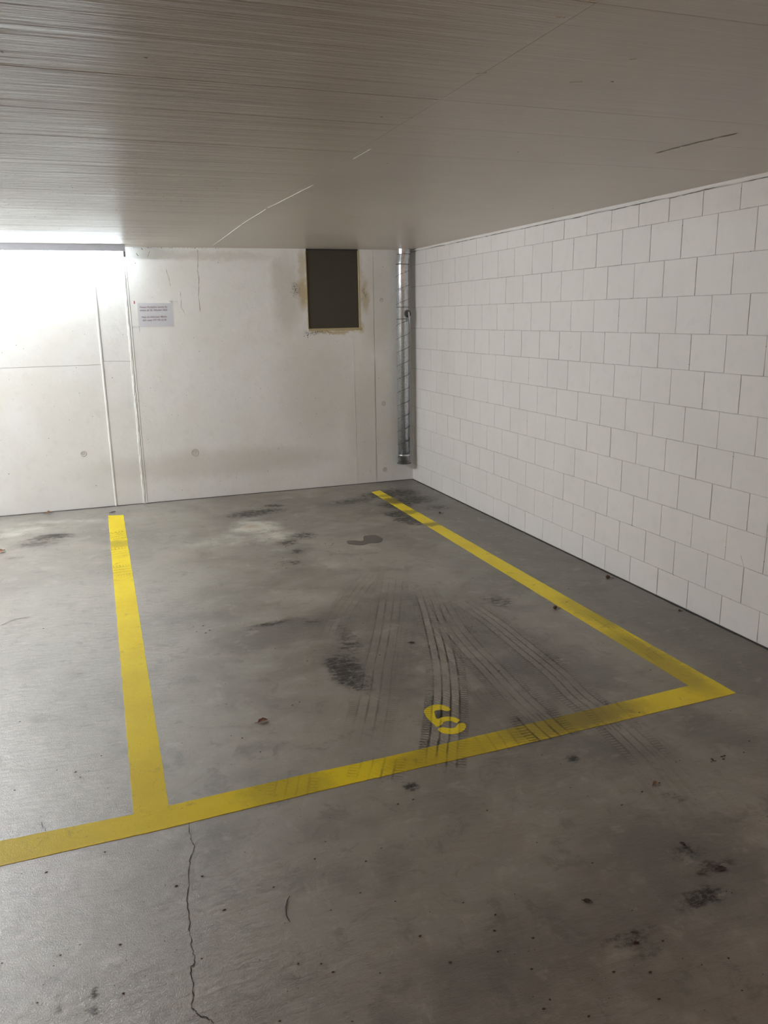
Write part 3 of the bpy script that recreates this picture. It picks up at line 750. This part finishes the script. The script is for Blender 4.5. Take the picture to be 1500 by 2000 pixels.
for j in range(N):
    for i in range(N): bm.faces.new((grid[j][i], grid[j][i+1], grid[j+1][i+1], grid[j+1][i]))
fin('plastic_sleeve', bm, SLEEVE, notice, True)
for (ax, ay, bx, by) in ((330,588,346,590), (258,637,272,640), (270,636,273,648), (333,584,337,594)):
    a, b = bw(ax, ay)-n0, bw(bx, by)-n0
    quad('tape', [Vector((a.x, 0, a.z)), Vector((b.x, 0, a.z)), Vector((b.x, 0, b.z)), Vector((a.x, 0, b.z))], .0008, .0002, TAPE)
def text(body, x0, x1, py, hgt):
    cu = bpy.data.curves.new('text', 'FONT'); cu.body = body; cu.size = 1; cu.offset = .018; cu.extrude = .004; cu.resolution_u = 2
    o = bpy.data.objects.new('tmp', cu); col.objects.link(o)
    bpy.context.view_layer.update()
    dg = bpy.context.evaluated_depsgraph_get(); me = bpy.data.meshes.new_from_object(o.evaluated_get(dg)); bpy.data.objects.remove(o)
    xs = [v.co.x for v in me.vertices]; wid = max(xs)-min(xs); mn = min(xs)
    a = bw(x0, py)-n0; b = bw(x1, py-1)-n0; k = (b.x-a.x)/wid; kz = hgt/.72
    for v in me.vertices:
        x = (v.co.x-mn)*k; v.co = Vector((a.x+x, -.0018-v.co.z*.05, a.z+v.co.y*kz+(b.z-a.z)*(x/(b.x-a.x))*.7))
    link('text_line', me, INK, notice)
text('Diesen Parkplatz kannst du', 273, 326.5, 601.8, .0165)
text('mieten ab 20. Oktober 2026', 273, 326.8, 607.8, .0165)
text('Hast du Interesse? Melde', 277, 326, 621, .0165)
text('dich unter 079 705 63 80', 279, 325.5, 627.2, .0165)
p = bw(262.3, 590.5)
bm = bmesh.new(); box(bm, -.0035, .0035, -.0015, 0, -.013, .013); o = fin('sticker', bm, RED); o.location = (p.x, -.0002, p.z)
tag(o, 'tiny dark red sticker on the back wall above the notice corner', 'sticker')

# ---------------------------------------------------------------- water and litter on the floor
def pud(l): return [fl(660+x/15, 1040+y/15) for x, y in l]
P_ = pud([(262,250),(290,236),(360,240),(470,235),(560,245),(640,258),(720,252),(755,220),(745,170),(750,120),(790,92),(900,78),(1030,68),(1130,75),(1190,100),(1250,130),(1310,165),(1318,210),(1290,265),(1220,298),(1120,310),(1000,312),(910,318),(850,345),(760,368),(640,378),(540,372),(430,358),(330,345),(270,310)])
bm = bmesh.new(); c = sum(P_, Vector())/len(P_)
top = [bm.verts.new((p.x, p.y, .0003)) for p in P_]; mid_ = [bm.verts.new((p.x+(c.x-p.x)*.08, p.y+(c.y-p.y)*.08, .0012)) for p in P_]
for i in range(len(P_)): bm.faces.new((top[i], top[(i+1) % len(P_)], mid_[(i+1) % len(P_)], mid_[i]))
f = bm.faces.new(mid_); bmesh.ops.triangulate(bm, faces=[f])
tag(fin('puddle', bm, WET), 'small dark wet puddle on the concrete in the middle of the bay', 'puddle')

def leaf(px, py, L, rot, mat, label, curl=.5, seed=1):
    r_ = random.Random(seed); c = fl(px, py); bm = bmesh.new(); n = 8; rows = []
    for i in range(n+1):
        s_ = i/n; ww = L*.30*math.sin(math.pi*min(1, s_*.92+.06))**.7*(1+r_.uniform(-.25, .25))
        zz = .002+L*.16*curl*(1-math.cos(s_*5))*.5
        row = [(-1, .34), (-.5, .08), (0, 0), (.5, .10), (1, .38)]
        rows.append([bm.verts.new(((s_-.5)*L, k*ww, zz+h*ww*curl*1.6+r_.uniform(0, .002))) for k, h in row])
    for a, b in zip(rows, rows[1:]):
        for k in range(4): bm.faces.new((a[k], a[k+1], b[k+1], b[k]))
    bmesh.ops.recalc_face_normals(bm, faces=bm.faces[:])
    bmesh.ops.solidify(bm, geom=bm.faces[:], thickness=.0008)
    e = empty('dry_leaf', (c.x, c.y, .0), label, 'leaf'); e.rotation_euler = (0, 0, math.radians(rot))
    bl = fin('blade', bm, mat, e)
    bm = bmesh.new(); tube(bm, [(-L*.5, 0, .003), (-L*.62, L*.03, .004), (-L*.72, L*.09, .003)], .0012, 5); fin('stem', bm, TWIGM, e)
    return e
leaf(513,1410,.047,10,LEAF,'curled dark brown leaf lying left of the stencilled number',.5,3)
leaf(95,1003,.06,20,LEAF2,'crumpled russet leaf against the foot of the back wall',.9,5)
leaf(221,1001,.05,10,DKLEAF,'thin dark leaf scrap between left yellow line end and back wall',.3,8)
leaf(3,1079,.07,60,LEAF2,'brown leaf cut off by the left edge of the photo',.8,9)
leaf(804,1256,.032,-15,DKLEAF,'small black leaf scrap lying between the tyre marks',.2,11)
leaf(1279,1531,.026,30,LEAF2,'small orange leaf fragment in front of the yellow front line',.6,12)
leaf(1333,1651,.024,110,DKLEAF,'tiny dark leaf curl on the lane floor at right',.5,13)
leaf(1147,1760,.022,-20,DKLEAF,'tiny black leaf sliver on the lane floor at lower right',.2,14)
leaf(1410,1698,.03,-10,DKLEAF,'narrow black leaf sliver on the smeared floor near the right edge',.2,15)

def pod(px, py, r, label, seed):
    r_ = random.Random(seed); c = fl(px, py)
    e = empty('seed_pod', (c.x, c.y, 0), label, 'seed pod')
    bm = bmesh.new(); bmesh.ops.create_icosphere(bm, subdivisions=2, radius=r)
    for v in bm.verts: v.co = v.co*(1+.28*noise.noise(v.co*120+Vector((seed, 0, 0)))); v.co.z *= .9; v.co.z += r*.85
    fin('husk', bm, SEED, e, True)
    bm = bmesh.new(); tube(bm, [(r*.6, 0, r*.5), (r*1.8, -r*.4, r*.25), (r*3.0, -r*.5, r*.12)], .0012, 5); fin('stalk', bm, TWIGM, e)
pod(1187,1130,.014,'brown seed pod on the floor close to the block wall',1)
pod(1084,1189,.012,'brown seed pod beside the right yellow line, inside the bay',2)
pod(1327,1194,.007,'small dark seed by the foot of the block wall near right edge',3)
pod(859,1003,.010,'dark seed between right yellow line and corner of the walls',4)
pod(1240,1842,.004,'small dark seed on the lane floor at bottom right',5)

tw = [fl(x, y, .003) for x, y in ((566,1750),(561,1758),(558,1772),(559,1788),(566,1800))]
bm = bmesh.new(); tube(bm, tw, .0013, 6, True, lambda i: (.0009, .0015, .0016, .0014, .0008)[i])
o = fin('twig', bm, TWIGM, None, True); tag(o, 'thin bent twig lying on the lane floor below the front line', 'twig')
p = fl(741,1612)
bm = bmesh.new(); rr2 = random.Random(21)
for i in range(330):
    px, py = rr2.uniform(0, 1500), 960+rr2.random()**1.2*1040
    q = fl(px, py)
    if q.y > -.03 or q.x > -.03: continue
    s_ = rr2.choice([.0012, .0016, .002, .0028, .004])
    mt = bmesh.ops.create_icosphere(bm, subdivisions=1, radius=s_)
    for v in mt['verts']: v.co = Vector((v.co.x*rr2.uniform(.6, 1.8), v.co.y*rr2.uniform(.5, 1.1), max(v.co.z, -.2*s_)*.5+.2*s_))+Vector((q.x, q.y, 0))
for cx_, cy_, n in ((640,1068,9), (860,1000,6), (410,1232,5), (550,1100,5), (1400,1480,8)):
    for i in range(n):
        q = fl(rr2.gauss(cx_, 12), rr2.gauss(cy_, 5)); mt = bmesh.ops.create_icosphere(bm, subdivisions=1, radius=rr2.uniform(.002, .005))
        for v in mt['verts']: v.co = Vector((v.co.x*1.4, v.co.y*.8, v.co.z*.4+.001))+Vector((q.x, q.y, 0))
o = fin('grit', bm, SEED); o['kind'] = 'stuff'; tag(o, 'scattered dark grit and crumbs on the concrete floor', 'grit')
# ceiling pinholes
bm = bmesh.new(); rr3 = random.Random(31)
for i in range(190):
    px, py = rr3.random()**1.4*460, 330+rr3.random()**.7*142
    q = cl(px, py); dots(bm, (q.x, q.y, H-.0012), (0,0,-1), rr3.uniform(.0025, .007), rr3)
for px, py in ((757,318),(4,100),(285,111),(1196,158),(1080,407),(745,227),(1012,296)): q = cl(px, py); dots(bm, (q.x, q.y, H-.0012), (0,0,-1), .006, rr3)
o = fin('pinhole', bm, PIT, ceiling); o['kind'] = 'stuff'
for k, (a, b) in enumerate((((1280,299),(1330,286)), ((1330,286),(1378,274)), ((1378,274),(1440,260)))):
    bm = bmesh.new(); ribbon(bm, wobble(cl(*a), cl(*b), 7, .003, (0,0,-1), k), .010, (0,0,-1), .4, .0015, k); fin('crack', bm, plain('ceiling_mark', (.36,.32,.27), .8), ceiling)
